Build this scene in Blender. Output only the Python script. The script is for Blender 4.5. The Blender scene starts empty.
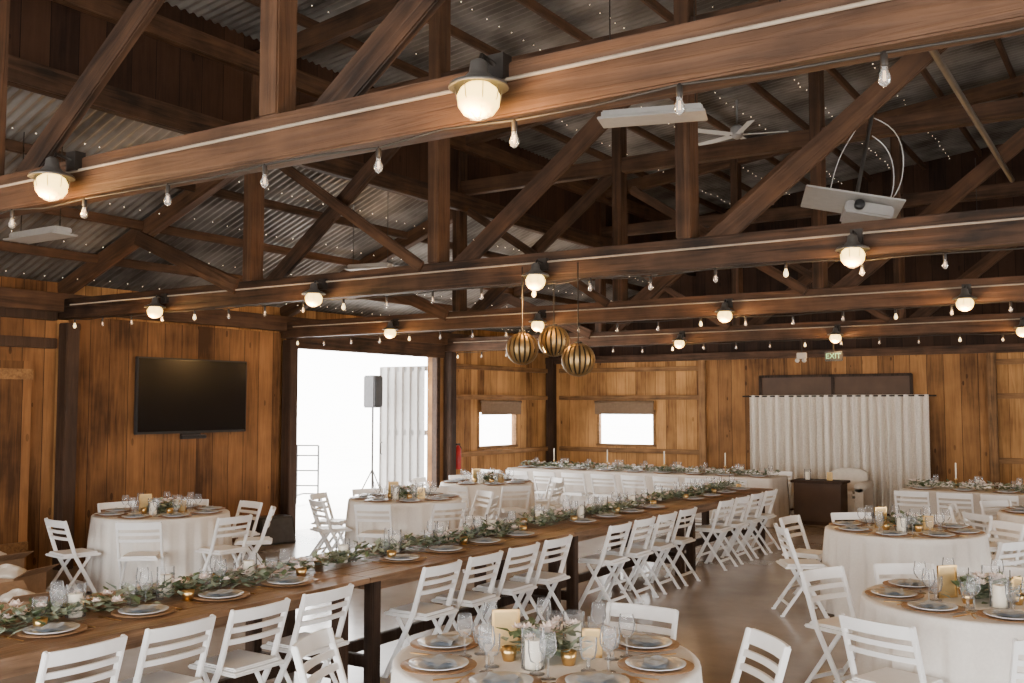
import bpy, math, random
from mathutils import Vector, Matrix
random.seed(7)
C = bpy.context.scene.collection
R = math.radians

# ------------------------------------------------------------------ materials
def nt(name):
    m = bpy.data.materials.new(name); m.use_nodes = True
    n = m.node_tree; b = n.nodes['Principled BSDF']
    return m, n, b
def simple(name, col, rough=.6, metal=0, emit=None, es=0, var=.12, scale=18, bump=.0, spec=.4):
    m, n, b = nt(name)
    tc = n.nodes.new('ShaderNodeTexCoord'); no = n.nodes.new('ShaderNodeTexNoise')
    no.inputs['Scale'].default_value = scale; no.inputs['Detail'].default_value = 4
    n.links.new(tc.outputs['Object'], no.inputs['Vector'])
    r = n.nodes.new('ShaderNodeValToRGB')
    r.color_ramp.elements[0].position = .3; r.color_ramp.elements[1].position = .7
    r.color_ramp.elements[0].color = [c*(1-var) for c in col]+[1]
    r.color_ramp.elements[1].color = [min(1, c*(1+var)) for c in col]+[1]
    n.links.new(no.outputs['Fac'], r.inputs['Fac']); n.links.new(r.outputs['Color'], b.inputs['Base Color'])
    b.inputs['Roughness'].default_value = rough; b.inputs['Metallic'].default_value = metal
    b.inputs['Specular IOR Level'].default_value = spec
    if emit:
        b.inputs['Emission Color'].default_value = list(emit)+[1]; b.inputs['Emission Strength'].default_value = es
    if bump:
        bp = n.nodes.new('ShaderNodeBump'); bp.inputs['Strength'].default_value = bump; bp.inputs['Distance'].default_value = .01
        n.links.new(no.outputs['Fac'], bp.inputs['Height']); n.links.new(bp.outputs['Normal'], b.inputs['Normal'])
    return m
def boards(name, across, dark, light, width=.19, rough=.7, along='Z'):
    """vertical planks; across = axis letter that counts the boards"""
    m, n, b = nt(name); L = n.links
    tc = n.nodes.new('ShaderNodeTexCoord'); sp = n.nodes.new('ShaderNodeSeparateXYZ')
    L.new(tc.outputs['Object'], sp.inputs[0])
    def math_(op, a, bb=None):
        k = n.nodes.new('ShaderNodeMath'); k.operation = op
        for i, v in enumerate((a, bb)):
            if v is None: continue
            if isinstance(v, (int, float)): k.inputs[i].default_value = v
            else: L.new(v, k.inputs[i])
        return k.outputs[0]
    a = math_('DIVIDE', sp.outputs[across], width)
    fl = math_('FLOOR', a); fr = math_('FRACT', a)
    wn = n.nodes.new('ShaderNodeTexWhiteNoise'); wn.noise_dimensions = '1D'; L.new(fl, wn.inputs['W'])
    cx = n.nodes.new('ShaderNodeCombineXYZ')
    L.new(math_('MULTIPLY', sp.outputs[across], 20), cx.inputs[0])
    zz = math_('ADD', math_('MULTIPLY', sp.outputs[along], 1.4), math_('MULTIPLY', wn.outputs['Value'], 37))
    L.new(zz, cx.inputs[1])
    g = n.nodes.new('ShaderNodeTexNoise'); g.inputs['Scale'].default_value = 1; g.inputs['Detail'].default_value = 7; g.inputs['Distortion'].default_value = 1.1
    L.new(cx.outputs[0], g.inputs['Vector'])
    cx2 = n.nodes.new('ShaderNodeCombineXYZ')
    L.new(math_('MULTIPLY', sp.outputs[across], 5), cx2.inputs[0]); L.new(math_('MULTIPLY', zz, 1.5), cx2.inputs[1])
    k = n.nodes.new('ShaderNodeTexVoronoi'); k.inputs['Scale'].default_value = 1.0
    L.new(cx2.outputs[0], k.inputs['Vector'])
    knot = math_('LESS_THAN', k.outputs['Distance'], .10)
    big = n.nodes.new('ShaderNodeTexNoise'); big.inputs['Scale'].default_value = 1.3; big.inputs['Detail'].default_value = 7
    L.new(tc.outputs['Object'], big.inputs['Vector'])
    f = math_('ADD', math_('MULTIPLY', wn.outputs['Value'], .5), math_('MULTIPLY', g.outputs['Fac'], .75))
    f = math_('ADD', f, math_('MULTIPLY', math_('SUBTRACT', big.outputs['Fac'], .5), 1.3))
    f = math_('SUBTRACT', f, math_('MULTIPLY', knot, .3))
    f = math_('SUBTRACT', f, .12)
    gap = math_('LESS_THAN', math_('ABSOLUTE', math_('SUBTRACT', fr, .5)), .486)
    r = n.nodes.new('ShaderNodeValToRGB')
    r.color_ramp.elements[0].position = .08; r.color_ramp.elements[1].position = .95
    r.color_ramp.elements[0].color = list(dark)+[1]; r.color_ramp.elements[1].color = list(light)+[1]
    L.new(f, r.inputs['Fac'])
    mx = n.nodes.new('ShaderNodeMix'); mx.data_type = 'RGBA'
    L.new(gap, mx.inputs['Factor']); mx.inputs['A'].default_value = (dark[0]*.4, dark[1]*.4, dark[2]*.4, 1)
    L.new(r.outputs['Color'], mx.inputs['B']); L.new(mx.outputs['Result'], b.inputs['Base Color'])
    b.inputs['Roughness'].default_value = rough; b.inputs['Specular IOR Level'].default_value = .2
    bp = n.nodes.new('ShaderNodeBump'); bp.inputs['Strength'].default_value = .5; bp.inputs['Distance'].default_value = .01
    L.new(math_('ADD', gap, math_('MULTIPLY', g.outputs['Fac'], .3)), bp.inputs['Height']); L.new(bp.outputs['Normal'], b.inputs['Normal'])
    return m
def timber(name, dark, light, rough=.65, sc=(1.2, 22, 22)):
    m, n, b = nt(name); L = n.links
    tc = n.nodes.new('ShaderNodeTexCoord'); mp = n.nodes.new('ShaderNodeMapping')
    mp.inputs['Scale'].default_value = sc; L.new(tc.outputs['Object'], mp.inputs['Vector'])
    no = n.nodes.new('ShaderNodeTexNoise'); no.inputs['Scale'].default_value = 1; no.inputs['Detail'].default_value = 8; no.inputs['Distortion'].default_value = .9
    L.new(mp.outputs[0], no.inputs['Vector'])
    n2 = n.nodes.new('ShaderNodeTexNoise'); n2.inputs['Scale'].default_value = 3.5; n2.inputs['Detail'].default_value = 6; L.new(tc.outputs['Object'], n2.inputs['Vector'])
    oi = n.nodes.new('ShaderNodeObjectInfo'); ad = n.nodes.new('ShaderNodeMath'); ad.operation = 'MULTIPLY_ADD'
    L.new(oi.outputs['Random'], ad.inputs[0]); ad.inputs[1].default_value = .3; L.new(no.outputs['Fac'], ad.inputs[2])
    a2 = n.nodes.new('ShaderNodeMath'); a2.operation = 'MULTIPLY_ADD'; L.new(n2.outputs['Fac'], a2.inputs[0]); a2.inputs[1].default_value = .8; L.new(ad.outputs[0], a2.inputs[2])
    a3 = n.nodes.new('ShaderNodeMath'); a3.operation = 'SUBTRACT'; L.new(a2.outputs[0], a3.inputs[0]); a3.inputs[1].default_value = .4
    r = n.nodes.new('ShaderNodeValToRGB'); r.color_ramp.elements[0].position = .3; r.color_ramp.elements[1].position = .95
    r.color_ramp.elements[0].color = list(dark)+[1]; r.color_ramp.elements[1].color = list(light)+[1]
    L.new(a3.outputs[0], r.inputs['Fac']); L.new(r.outputs['Color'], b.inputs['Base Color'])
    b.inputs['Roughness'].default_value = rough; b.inputs['Specular IOR Level'].default_value = .25
    bp = n.nodes.new('ShaderNodeBump'); bp.inputs['Strength'].default_value = .8; bp.inputs['Distance'].default_value = .012
    L.new(a2.outputs[0], bp.inputs['Height']); L.new(bp.outputs['Normal'], b.inputs['Normal'])
    return m
def glass(name, tint=(1, 1, 1), op=.14, frost=.05):
    m, n, b = nt(name); L = n.links
    n.nodes.remove(b); o = n.nodes['Material Output']
    t = n.nodes.new('ShaderNodeBsdfTransparent'); g = n.nodes.new('ShaderNodeBsdfGlossy'); g.inputs['Roughness'].default_value = .06
    df = n.nodes.new('ShaderNodeBsdfDiffuse'); df.inputs['Color'].default_value = (.9, .92, .95, 1)
    t.inputs['Color'].default_value = list(tint)+[1]
    lw = n.nodes.new('ShaderNodeLayerWeight'); lw.inputs['Blend'].default_value = op
    mx = n.nodes.new('ShaderNodeMixShader'); m2 = n.nodes.new('ShaderNodeMixShader'); m2.inputs[0].default_value = frost
    L.new(lw.outputs['Fresnel'], mx.inputs[0]); L.new(t.outputs[0], mx.inputs[1]); L.new(g.outputs[0], mx.inputs[2])
    L.new(mx.outputs[0], m2.inputs[1]); L.new(df.outputs[0], m2.inputs[2]); L.new(m2.outputs[0], o.inputs[0])
    return m
M = {}
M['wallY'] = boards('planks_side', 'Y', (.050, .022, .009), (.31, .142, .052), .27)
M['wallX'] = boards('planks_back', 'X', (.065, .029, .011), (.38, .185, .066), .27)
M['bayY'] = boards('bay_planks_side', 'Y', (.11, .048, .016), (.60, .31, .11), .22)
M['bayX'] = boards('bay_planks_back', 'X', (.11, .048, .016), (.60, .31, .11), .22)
M['darkY'] = boards('shaded_planks_side', 'Y', (.014, .0065, .004), (.062, .028, .015), .26)  # same wood as the lower walls, unlit shade put into the colour
M['darkX'] = boards('shaded_planks_back', 'X', (.012, .006, .004), (.05, .024, .014), .26)  # gable version: lack of light painted in as a darker tone
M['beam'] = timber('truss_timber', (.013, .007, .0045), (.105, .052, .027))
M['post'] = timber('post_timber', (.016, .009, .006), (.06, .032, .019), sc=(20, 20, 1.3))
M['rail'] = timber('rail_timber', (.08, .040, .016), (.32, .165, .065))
M['farm'] = timber('farm_table_wood', (.08, .044, .024), (.34, .205, .12), .42, (22, 1.4, 22))
M['header'] = simple('dull_brown_panel', (.07, .038, .022), .6, var=.15, scale=4)
M['white'] = simple('white_painted_wood', (.88, .88, .88), .45, var=.02)
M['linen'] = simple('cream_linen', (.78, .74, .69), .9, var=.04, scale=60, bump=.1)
M['linen2'] = simple('shaded_linen', (.58, .53, .48), .9, var=.06, scale=60, bump=.1)  # linen darkened to paint shadow onto the banquet tablecloths
M['charger'] = simple('wood_charger', (.30, .165, .08), .5, var=.3, scale=30)
M['plate'] = simple('stoneware', (.70, .71, .73), .25, var=.04)
M['napkin'] = simple('blue_grey_napkin', (.44, .49, .55), .9, var=.12, scale=40, bump=.2)
M['leaf'] = simple('eucalyptus_leaf', (.29, .34, .25), .6, var=.35, scale=22)
M['leafd'] = simple('dark_leaf', (.10, .14, .065), .55, var=.4, scale=22)
M['petal'] = simple('white_blush_petal', (.84, .72, .66), .8, var=.15, scale=20)
M['gold'] = simple('brushed_gold', (.72, .48, .20), .3, 1, var=.1)
M['orb'] = simple('bronze_brass', (.34, .22, .09), .45, .8, var=.15)
M['orbin'] = simple('dark_bronze', (.045, .03, .018), .6, .3, var=.2)
M['black'] = simple('black_metal', (.03, .025, .022), .45, .3, var=.2)
M['blk'] = simple('black_plastic', (.02, .02, .022), .35, var=.2)
M['grey'] = simple('dark_grey_plastic', (.06, .06, .065), .5, var=.15)
M['screen'] = simple('black_screen', (.006, .006, .007), .2, var=.1, spec=.3)
M['wax'] = simple('ivory_wax', (.85, .78, .64), .5, var=.04)
M['glass'] = glass('clear_glass', op=.17, frost=.07)
M['bulbglass'] = glass('clear_bulb_glass', (1, .96, .9), .3, .2)
M['fil'] = simple('bulb_filament', (1, .7, .45), .4, emit=(1, .6, .3), es=1.2)
M['bulblit'] = simple('lit_bulb', (1, .85, .6), .3, emit=(1, .72, .34), es=2.2)
M['fairy'] = simple('fairy_bulb', (1, .9, .75), .3, emit=(1, .82, .6), es=4)
M['globe'] = simple('lit_globe', (.9, .6, .2), .3, emit=(1, .66, .17), es=5.5)
M['paint'] = simple('grey_white_enamel', (.40, .39, .37), .45, var=.06)
M['fanw'] = simple('off_white_fan', (.34, .33, .32), .5, var=.06)
M['fanb'] = simple('white_fan_blade', (.6, .6, .58), .4, var=.04)
M['curtain'] = simple('lace_curtain', (.70, .64, .56), .9, var=.14, scale=50, bump=.2)
M['card'] = simple('cardboard', (.28, .17, .095), .85, var=.12)
M['kraft'] = simple('gold_card', (.55, .38, .17), .45, .5, var=.12)
M['steel'] = simple('galvanised_steel', (.16, .15, .14), .5, .7, var=.1)
M['red'] = simple('red_enamel', (.4, .02, .02), .3)
M['green'] = simple('exit_green', (.14, .36, .26), .5, emit=(.3, 1, .6), es=.05)
M['cord'] = simple('pale_cord', (.32, .26, .20), .6)
M['bcord'] = simple('black_cord', (.03, .025, .02), .6)
M['skyglass'] = glass('window_glass', (1, 1, 1), .1, .0)
M['shade'] = simple('brown_roller_shade', (.20, .13, .08), .9)
M['sofa'] = simple('cream_upholstery', (.70, .63, .54), .9, var=.06, bump=.1)
M['ground'] = simple('pale_gravel_ground', (.80, .79, .77), .9, var=.05, scale=.6)
m, n, b = nt('corrugated_metal'); M['roof'] = m
tc = n.nodes.new('ShaderNodeTexCoord'); no = n.nodes.new('ShaderNodeTexNoise'); no.inputs['Scale'].default_value = 1.6; no.inputs['Detail'].default_value = 9
n.links.new(tc.outputs['Object'], no.inputs['Vector'])
r = n.nodes.new('ShaderNodeValToRGB'); r.color_ramp.elements[0].position = .35; r.color_ramp.elements[1].position = .72
r.color_ramp.elements[0].color = (.07, .062, .055, 1); r.color_ramp.elements[1].color = (.27, .255, .24, 1)
n.links.new(no.outputs['Fac'], r.inputs['Fac']); n.links.new(r.outputs['Color'], b.inputs['Base Color'])
b.inputs['Metallic'].default_value = .3; b.inputs['Roughness'].default_value = .4
m, n, b = nt('polished_concrete'); M['floor'] = m
tc = n.nodes.new('ShaderNodeTexCoord'); no = n.nodes.new('ShaderNodeTexNoise'); no.inputs['Scale'].default_value = .8; no.inputs['Detail'].default_value = 9; no.inputs['Roughness'].default_value = .65
n.links.new(tc.outputs['Object'], no.inputs['Vector'])
r = n.nodes.new('ShaderNodeValToRGB'); r.color_ramp.elements[0].position = .3; r.color_ramp.elements[1].position = .72
r.color_ramp.elements[0].color = (.22, .18, .15, 1); r.color_ramp.elements[1].color = (.40, .345, .30, 1)
n.links.new(no.outputs['Fac'], r.inputs['Fac']); n.links.new(r.outputs['Color'], b.inputs['Base Color'])
b.inputs['Roughness'].default_value = .19; b.inputs['Specular IOR Level'].default_value = .55

# ------------------------------------------------------------------ mesh builder
class MB:
    def __init__(s): s.v = []; s.f = []; s.mi = []; s.sm = []
    def add(s, vs, fs, mi=0, sm=False):
        o = len(s.v); s.v += [tuple(x) for x in vs]
        for f in fs: s.f.append([i+o for i in f]); s.mi.append(mi); s.sm.append(sm)
        return s
    def box(s, c, d, mat=None, mi=0):
        x, y, z = d[0]/2, d[1]/2, d[2]/2
        vs = [Vector((sx*x, sy*y, sz*z)) for sx in (-1, 1) for sy in (-1, 1) for sz in (-1, 1)]
        if mat is not None: vs = [mat @ v for v in vs]
        vs = [v+Vector(c) for v in vs]
        return s.add(vs, [(0, 1, 3, 2), (4, 6, 7, 5), (0, 4, 5, 1), (2, 3, 7, 6), (0, 2, 6, 4), (1, 5, 7, 3)], mi)
    def bar(s, p0, p1, w, h, up=(0, 0, 1), mi=0):
        p0 = Vector(p0); p1 = Vector(p1); d = (p1-p0); L = d.length; d.normalize()
        u = Vector(up)
        if abs(d.dot(u)) > .98: u = Vector((0, 1, 0))
        sd = d.cross(u).normalized(); u = sd.cross(d)
        m = Matrix((d, sd, u)).transposed()
        return s.box((p0+p1)/2, (L, w, h), m, mi)
    def lathe(s, prof, seg=16, c=(0, 0, 0), mi=0, sm=True, ax=None, open_top=False):
        vs = []; fs = []
        for r_, z in prof:
            for i in range(seg):
                a = 2*math.pi*i/seg; v = Vector((r_*math.cos(a), r_*math.sin(a), z))
                if ax is not None: v = ax @ v
                vs.append(v+Vector(c))
        for j in range(len(prof)-1):
            for i in range(seg):
                a = j*seg+i; b_ = j*seg+(i+1) % seg
                fs.append((a, b_, b_+seg, a+seg))
        fs.append(tuple(range(seg))[::-1])
        if not open_top: fs.append(tuple((len(prof)-1)*seg+i for i in range(seg)))
        return s.add(vs, fs, mi, sm)
    def tube(s, pts, r, seg=6, mi=0):
        pts = [Vector(p) for p in pts]; vs = []; fs = []
        for k, p in enumerate(pts):
            d = (pts[min(k+1, len(pts)-1)]-pts[max(k-1, 0)]).normalized()
            u = Vector((0, 0, 1)) if abs(d.z) < .9 else Vector((1, 0, 0))
            a1 = d.cross(u).normalized(); a2 = d.cross(a1)
            for i in range(seg):
                t = 2*math.pi*i/seg; vs.append(p+a1*math.cos(t)*r+a2*math.sin(t)*r)
        for k in range(len(pts)-1):
            for i in range(seg):
                a = k*seg+i; b_ = k*seg+(i+1) % seg; fs.append((a, b_, b_+seg, a+seg))
        fs.append(tuple(range(seg))); fs.append(tuple((len(pts)-1)*seg+i for i in range(seg)))
        return s.add(vs, fs, mi, True)
    def mesh(s, name, mats, bevel=0):
        me = bpy.data.meshes.new(name); me.from_pydata(s.v, [], s.f)
        for m_ in (mats if isinstance(mats, (list, tuple)) else [mats]): me.materials.append(M[m_])
        for p, mi, sm in zip(me.polygons, s.mi, s.sm): p.material_index = mi; p.use_smooth = sm
        if bevel:
            import bmesh
            bm = bmesh.new(); bm.from_mesh(me)
            bmesh.ops.bevel(bm, geom=bm.edges[:], offset=bevel, segments=2, affect='EDGES', clamp_overlap=True)
            bmesh.ops.recalc_face_normals(bm, faces=bm.faces[:]); bm.to_mesh(me); bm.free()
        me.update(); return me

def ob(name, data, parent=None, loc=(0, 0, 0), rot=(0, 0, 0), sc=(1, 1, 1)):
    o = bpy.data.objects.new(name, data); C.objects.link(o); o.parent = parent
    o.location = loc; o.rotation_euler = rot; o.scale = sc
    return o
def top(o, label, cat, group=None):
    o['label'] = label; o['category'] = cat
    if group: o['group'] = group
    return o
def struct(o, label=None, cat=None):
    o['kind'] = 'structure'; o['label'] = label or o.name.replace('_', ' '); o['category'] = cat or o.name.split('_')[0]
    return o
def place(name, parts, loc, rotz, label, cat, group=None, sc=1):
    """parts: list of (part name, mesh) sharing the thing's frame; single part -> plain mesh object"""
    if len(parts) == 1:
        o = ob(name, parts[0][1], None, loc, (0, 0, rotz), (sc, sc, sc))
    else:
        o = ob(name, None, None, loc, (0, 0, rotz), (sc, sc, sc)); o.empty_display_size = .1
        for p in parts:
            c = ob(p[0], p[1], o)
            if len(p) > 2: c['label'] = p[2]
    return top(o, label, cat, group)
def orient(p0, p1):
    p0 = Vector(p0); p1 = Vector(p1); d = p1-p0; L = d.length; d.normalize(); u = Vector((0, 0, 1))
    if abs(d.z) > .98: u = Vector((0, 1, 0))
    sd = u.cross(d).normalized(); u = d.cross(sd)
    m_ = Matrix((d, sd, u)).transposed().to_4x4(); m_.translation = (p0+p1)/2
    return m_, L
def beam(name, p0, p1, w, h, mat='beam', parent=None):
    m_, L = orient(p0, p1)
    me = MB().box((0, 0, 0), (L, w, h)).mesh(name, mat, .008)
    o = bpy.data.objects.new(name, me); C.objects.link(o)
    if parent: o.parent = parent; m_ = Matrix.Translation(-parent.location) @ m_
    o.matrix_local = m_
    return o
def light(name, typ, loc, rot, energy, col, parent=None, **kw):
    l = bpy.data.lights.new(name, typ); l.energy = energy; l.color = col
    for k, v in kw.items(): setattr(l, k, v)
    o = bpy.data.objects.new(name, l); C.objects.link(o); o.parent = parent; o.location = loc; o.rotation_euler = rot; return o

# ------------------------------------------------------------------ building dims
XL, XR, YB, YF = -10.85, 9.85, 18.3, -3.0
XA, XRg, XB = -7.6, -.5, 6.6
ZE, ZA, ZC, ZR = 3.25, 4.5, 5.5, 6.35
T = .12
TY = [3.12, 6.95, 10.52, 14.5]
CBS = [2.98, 2.91, 2.89, 2.87]
CHS = [.205, .235, .235, .235]
struct(ob('floor', MB().box(((XL+XR)/2, (YB+YF)/2, -.05), (XR-XL+.3, YB-YF+.3, .1)).mesh('floor', 'floor')), 'brown grey polished concrete slab')
struct(ob('ground', MB().box((0, 8, -.16), (160, 160, .1)).mesh('ground', 'ground')), 'pale bright gravel ground outside the barn', 'ground')
DY0, DY1, DZ = 10.66, 14.2, 2.76
WY0, WY1, WZ0, WZ1 = 15.65, 17.0, 1.08, 1.78
w = MB()
def wl(y0, y1, z0, z1): w.box((XL-T/2, (y0+y1)/2, (z0+z1)/2), (T, y1-y0, z1-z0))
wl(YF, 6.9, 0, ZE+.1)
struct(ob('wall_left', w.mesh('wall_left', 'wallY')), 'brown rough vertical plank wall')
w = MB()
wl(6.9, DY0, 0, ZE+.1); wl(DY0, DY1, DZ, ZE+.1); wl(DY1, WY0, 0, ZE+.1); wl(WY0, WY1, 0, WZ0); wl(WY0, WY1, WZ1, ZE+.1); wl(WY1, YB+T, 0, ZE+.1)
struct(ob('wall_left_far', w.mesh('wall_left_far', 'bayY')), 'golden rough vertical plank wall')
w = MB(); w.box((XL+.04, 8.73, 1.48), (.08, 3.36, 2.96))
struct(ob('wall_left_panel', w.mesh('wall_left_panel', 'wallY')), 'stained vertical plank panelling behind the television')
VX0, VX1 = -9.66, -8.4
w = MB()
def wb(x0, x1, z0, z1): w.box(((x0+x1)/2, YB+T/2, (z0+z1)/2), (x1-x0, T, z1-z0))
wb(XL, VX0, 0, 2.9); wb(VX0, VX1, 0, WZ0); wb(VX0, VX1, WZ1, 2.9); wb(VX1, XR, 0, 2.9)
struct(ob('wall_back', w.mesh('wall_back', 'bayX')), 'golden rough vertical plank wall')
w = MB(); w.box(((-7.3-2.25)/2, YB-.03, 1.4), (5.05, .06, 2.8))
struct(ob('wall_back_panel', w.mesh('wall_back_panel', 'wallX')), 'stained vertical plank panelling behind the curtain')
e = ob('door_2', None, None, (XL+.07, 5.9, 0)); struct(e, 'honey brown plank sliding door panel on the wall', 'door')
ob('panel', MB().box((0, 0, 1.2), (.05, 1.3, 2.4)).mesh('panel', 'wallY'), e)
ob('brace', MB().box((.04, 0, .3), (.03, 1.3, .12)).mesh('brace', 'rail', .004), e)
ob('brace', MB().box((.04, 0, 2.25), (.03, 1.3, .12)).mesh('brace', 'rail', .004), e)
def gable(name, y):
    p = [(XL, 2.9), (XR, 2.9), (XR, ZE+.1), (XB, ZA+.15), (XB, ZC+.15), (XRg, ZR+.18), (XA, ZC+.15), (XA, ZA+.15), (XL, ZE+.1)]
    vs = [(x, y, z) for x, z in p]+[(x, y+T, z) for x, z in p]; k = len(p)
    b_ = MB()
    for off, rev in ((0, False), (k, True)):
        for q in ([0, 1, 2, 3, 7, 8], [3, 4, 5, 6, 7]):
            q = [i+off for i in q]; b_.f.append(q[::-1] if rev else q); b_.mi.append(0); b_.sm.append(False)
    b_.v = vs
    for i in range(k):
        j = (i+1) % k; b_.f.append([i, j, j+k, i+k]); b_.mi.append(0); b_.sm.append(False)
    return struct(ob(name, b_.mesh(name, 'darkX')), 'vertical boards of the gable, shade painted into their colour')
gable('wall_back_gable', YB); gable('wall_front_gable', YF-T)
w = MB()
def wr(y0, y1, z0, z1): w.box((XR+T/2, (y0+y1)/2, (z0+z1)/2), (T, y1-y0, z1-z0))
wr(YF, 2, 0, ZE+.1); wr(2, 12, 2.9, ZE+.1); wr(12, YB+T, 0, ZE+.1)
struct(ob('wall_right', w.mesh('wall_right', 'wallY')))
w = MB()
def wf(x0, x1, z0, z1): w.box(((x0+x1)/2, YF-T/2, (z0+z1)/2), (x1-x0, T, z1-z0))
wf(XL, -8, 0, 2.9); wf(6, XR, 0, 2.9)
struct(ob('wall_front', w.mesh('wall_front', 'wallX')))
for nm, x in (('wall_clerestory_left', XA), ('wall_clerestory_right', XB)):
    struct(ob(nm, MB().box((x, (YF+YB)/2, (ZA+ZC+.22)/2), (.06, YB-YF, ZC-ZA+.2)).mesh(nm, 'darkY')), 'vertical boards of the raised clerestory, shade painted into their colour')
def roof(name, x0, z0, x1, z1):
    vs = []; fs = []; st = .016; y = YF-.2; k = 0
    d = Vector((x1-x0, 0, z1-z0)).normalized(); nrm = Vector((-d.z, 0, d.x))
    while y < YB+.3:
        o_ = math.sin(2*math.pi*y/.10)*.014
        vs += [(x0+nrm.x*o_, y, z0+nrm.z*o_), (x1+nrm.x*o_, y, z1+nrm.z*o_)]
        if k: fs.append((2*k-2, 2*k, 2*k+1, 2*k-1))
        k += 1; y += st
    struct(ob(name, MB().add(vs, fs, 0, True).mesh(name, 'roof')), 'grey corrugated metal roof sheeting', 'ceiling')
sa = (ZA-ZE)/(XA-XL)
roof('ceiling', XL-.6, ZE+.12-.6*sa, XA+.02, ZA+.13)
sn = (ZR-ZC)/(XRg-XA)
roof('ceiling', XA-.3, ZC+.13-.3*sn, XRg, ZR+.13)
roof('ceiling', XRg, ZR+.13, XB+.3, ZC+.13-.3*sn)
roof('ceiling', XB-.02, ZA+.13, XR+.6, ZE+.12-.6*sa)

# ------------------------------------------------------------------ trusses
PXS = [[-7.95, -5.62, -3.27, -.9, 1.6, 4.1, 6.6]]+[[-7.6, -5.25, -2.9, -.5, 1.9, 4.25, 6.6]]*3
ZT = 4.75
def rz(x):
    if x <= XA+.001: return ZE+(x-XL)*sa
    if x <= XRg: return ZC+(x-XA)*sn
    if x < XB: return ZR-(x-XRg)*sn
    return ZE+(XR-x)*sa
for ti, y in enumerate(TY):
    CB = CBS[ti]; PX = PXS[ti]; CH = CHS[ti]
    e = ob('roof_truss', None, None, (XL, y, CB)); e.empty_display_size = .2
    top(e, 'dark brown timber roof truss with posts and diagonal braces', 'roof truss', 'timber roof trusses')
    zc = CB+CH/2
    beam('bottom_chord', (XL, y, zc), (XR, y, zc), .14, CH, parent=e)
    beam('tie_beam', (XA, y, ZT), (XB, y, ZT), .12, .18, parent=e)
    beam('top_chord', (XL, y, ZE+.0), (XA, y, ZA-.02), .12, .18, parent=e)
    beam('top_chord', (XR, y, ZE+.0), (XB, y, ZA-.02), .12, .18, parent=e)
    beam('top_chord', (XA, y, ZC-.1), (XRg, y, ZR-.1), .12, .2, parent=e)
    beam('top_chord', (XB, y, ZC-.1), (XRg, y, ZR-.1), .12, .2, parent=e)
    for x in PX:
        zt = ZC if abs(x-XA) < .01 or x == XB else rz(x)-.1
        beam('post', (x, y, CB+CH), (x, y, zt), .12, (.125 if ti == 0 else .18), parent=e)
        for s in (-1, 1):
            if s < 0 and (x < XRg+.1) and (ti == 0 or x > -7): continue
            if s > 0 and x > XRg-.1: continue
            if x < XA+.01 and s < 0: p1 = (x-1.75, y, rz(x-1.75)-.08)
            elif x == XB and s > 0: p1 = (x+1.75, y, rz(x+1.75)-.08)
            else: p1 = (x+s*2.2, y, ZT-.08)
            yy = y+s*.085
            beam('diagonal_brace', (x+s*.14, yy, CB+CH-.05), (p1[0], yy, p1[2]), .05, .16, parent=e)
        if ti == 1 and -7 < x < -5 or ti > 1 and -7 < x < -2:
            beam('counter_brace', (x-.12, y-.09, CB+CH-.03), (x-2.15, y-.09, CB+CH+1.3), .04, .10, parent=e)
def purlin(x, z, wdt=.07, h=.16, y0=YF, y1=YB):
    top(beam('roof_purlin', (x, y0, z), (x, y1, z), wdt, h), 'dark timber roof purlin running the length of the barn', 'beam', 'roof purlins')
for x in (-10.1, -9.3, -8.45): purlin(x, rz(x)+.03, .05, .10)
for x in (9.1, 8.3, 7.45): purlin(x, rz(x)+.03, .05, .10)
for x in (-6.8, -5.9, -5.0, -4.1, -3.2, -2.3, -1.4, -.5, .4, 1.3, 2.2, 3.1, 4.0, 4.9, 5.8): purlin(x, rz(x)+.03, .05, .10)
purlin(XA+.08, ZA+.05, .1, .22); purlin(XA+.08, ZC-.15, .1, .2)
purlin(XB-.08, ZA+.05, .1, .2)
purlin(XL+.1, 3.1, .12, .22)
for x in (-10.45, -9.7, -8.9, -8.1, -6.4, -5.4, -4.5, -3.6, -2.7):
    q = MB(); yy = .6
    while yy < 17.8:
        z = rz(x)-.02-.03*abs(math.sin(yy*1.7)); r_ = .0065
        c = Vector((x+random.uniform(-.02, .02), yy, z))-Vector((x, .6, rz(x)))
        q.add([c+Vector(v)*r_ for v in ((1, 0, 0), (-1, 0, 0), (0, 1, 0), (0, -1, 0), (0, 0, 1), (0, 0, -1))],
              [(0, 2, 4), (2, 1, 4), (1, 3, 4), (3, 0, 4), (2, 0, 5), (1, 2, 5), (3, 1, 5), (0, 3, 5)])
        yy += random.uniform(.16, .26)
    o = ob('fairy_lights', q.mesh('fairy_lights', 'fairy'), None, (x, .6, rz(x))); o['kind'] = 'stuff'
    top(o, 'row of tiny fairy lights strung beneath the corrugated roof', 'fairy lights', 'fairy light rows')
pm = MB().box((0, 0, 1.43), (.17, .17, 2.86)).mesh('support_post', 'post', .01)
for y in TY: top(ob('support_post', pm, None, (XL+.17, y, 0)), 'dark brown square timber post against the plank wall', 'post', 'wall posts')
top(ob('support_post', pm, None, (XL+.13, YB-.13, 0)), 'dark brown square timber post in the corner', 'post', 'wall posts')
for y in TY: top(ob('support_post', pm, None, (XR-.17, y, 0)), 'dark brown square timber post against the plank wall', 'post', 'wall posts')
tn = 0
def trim(p0, p1, w_, h, mat='rail', lab='horizontal timber rail on the plank wall'):
    global tn; tn += 1
    return struct(beam('trim_%d' % tn, p0, p1, w_, h, mat), lab, 'trim')
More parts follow.
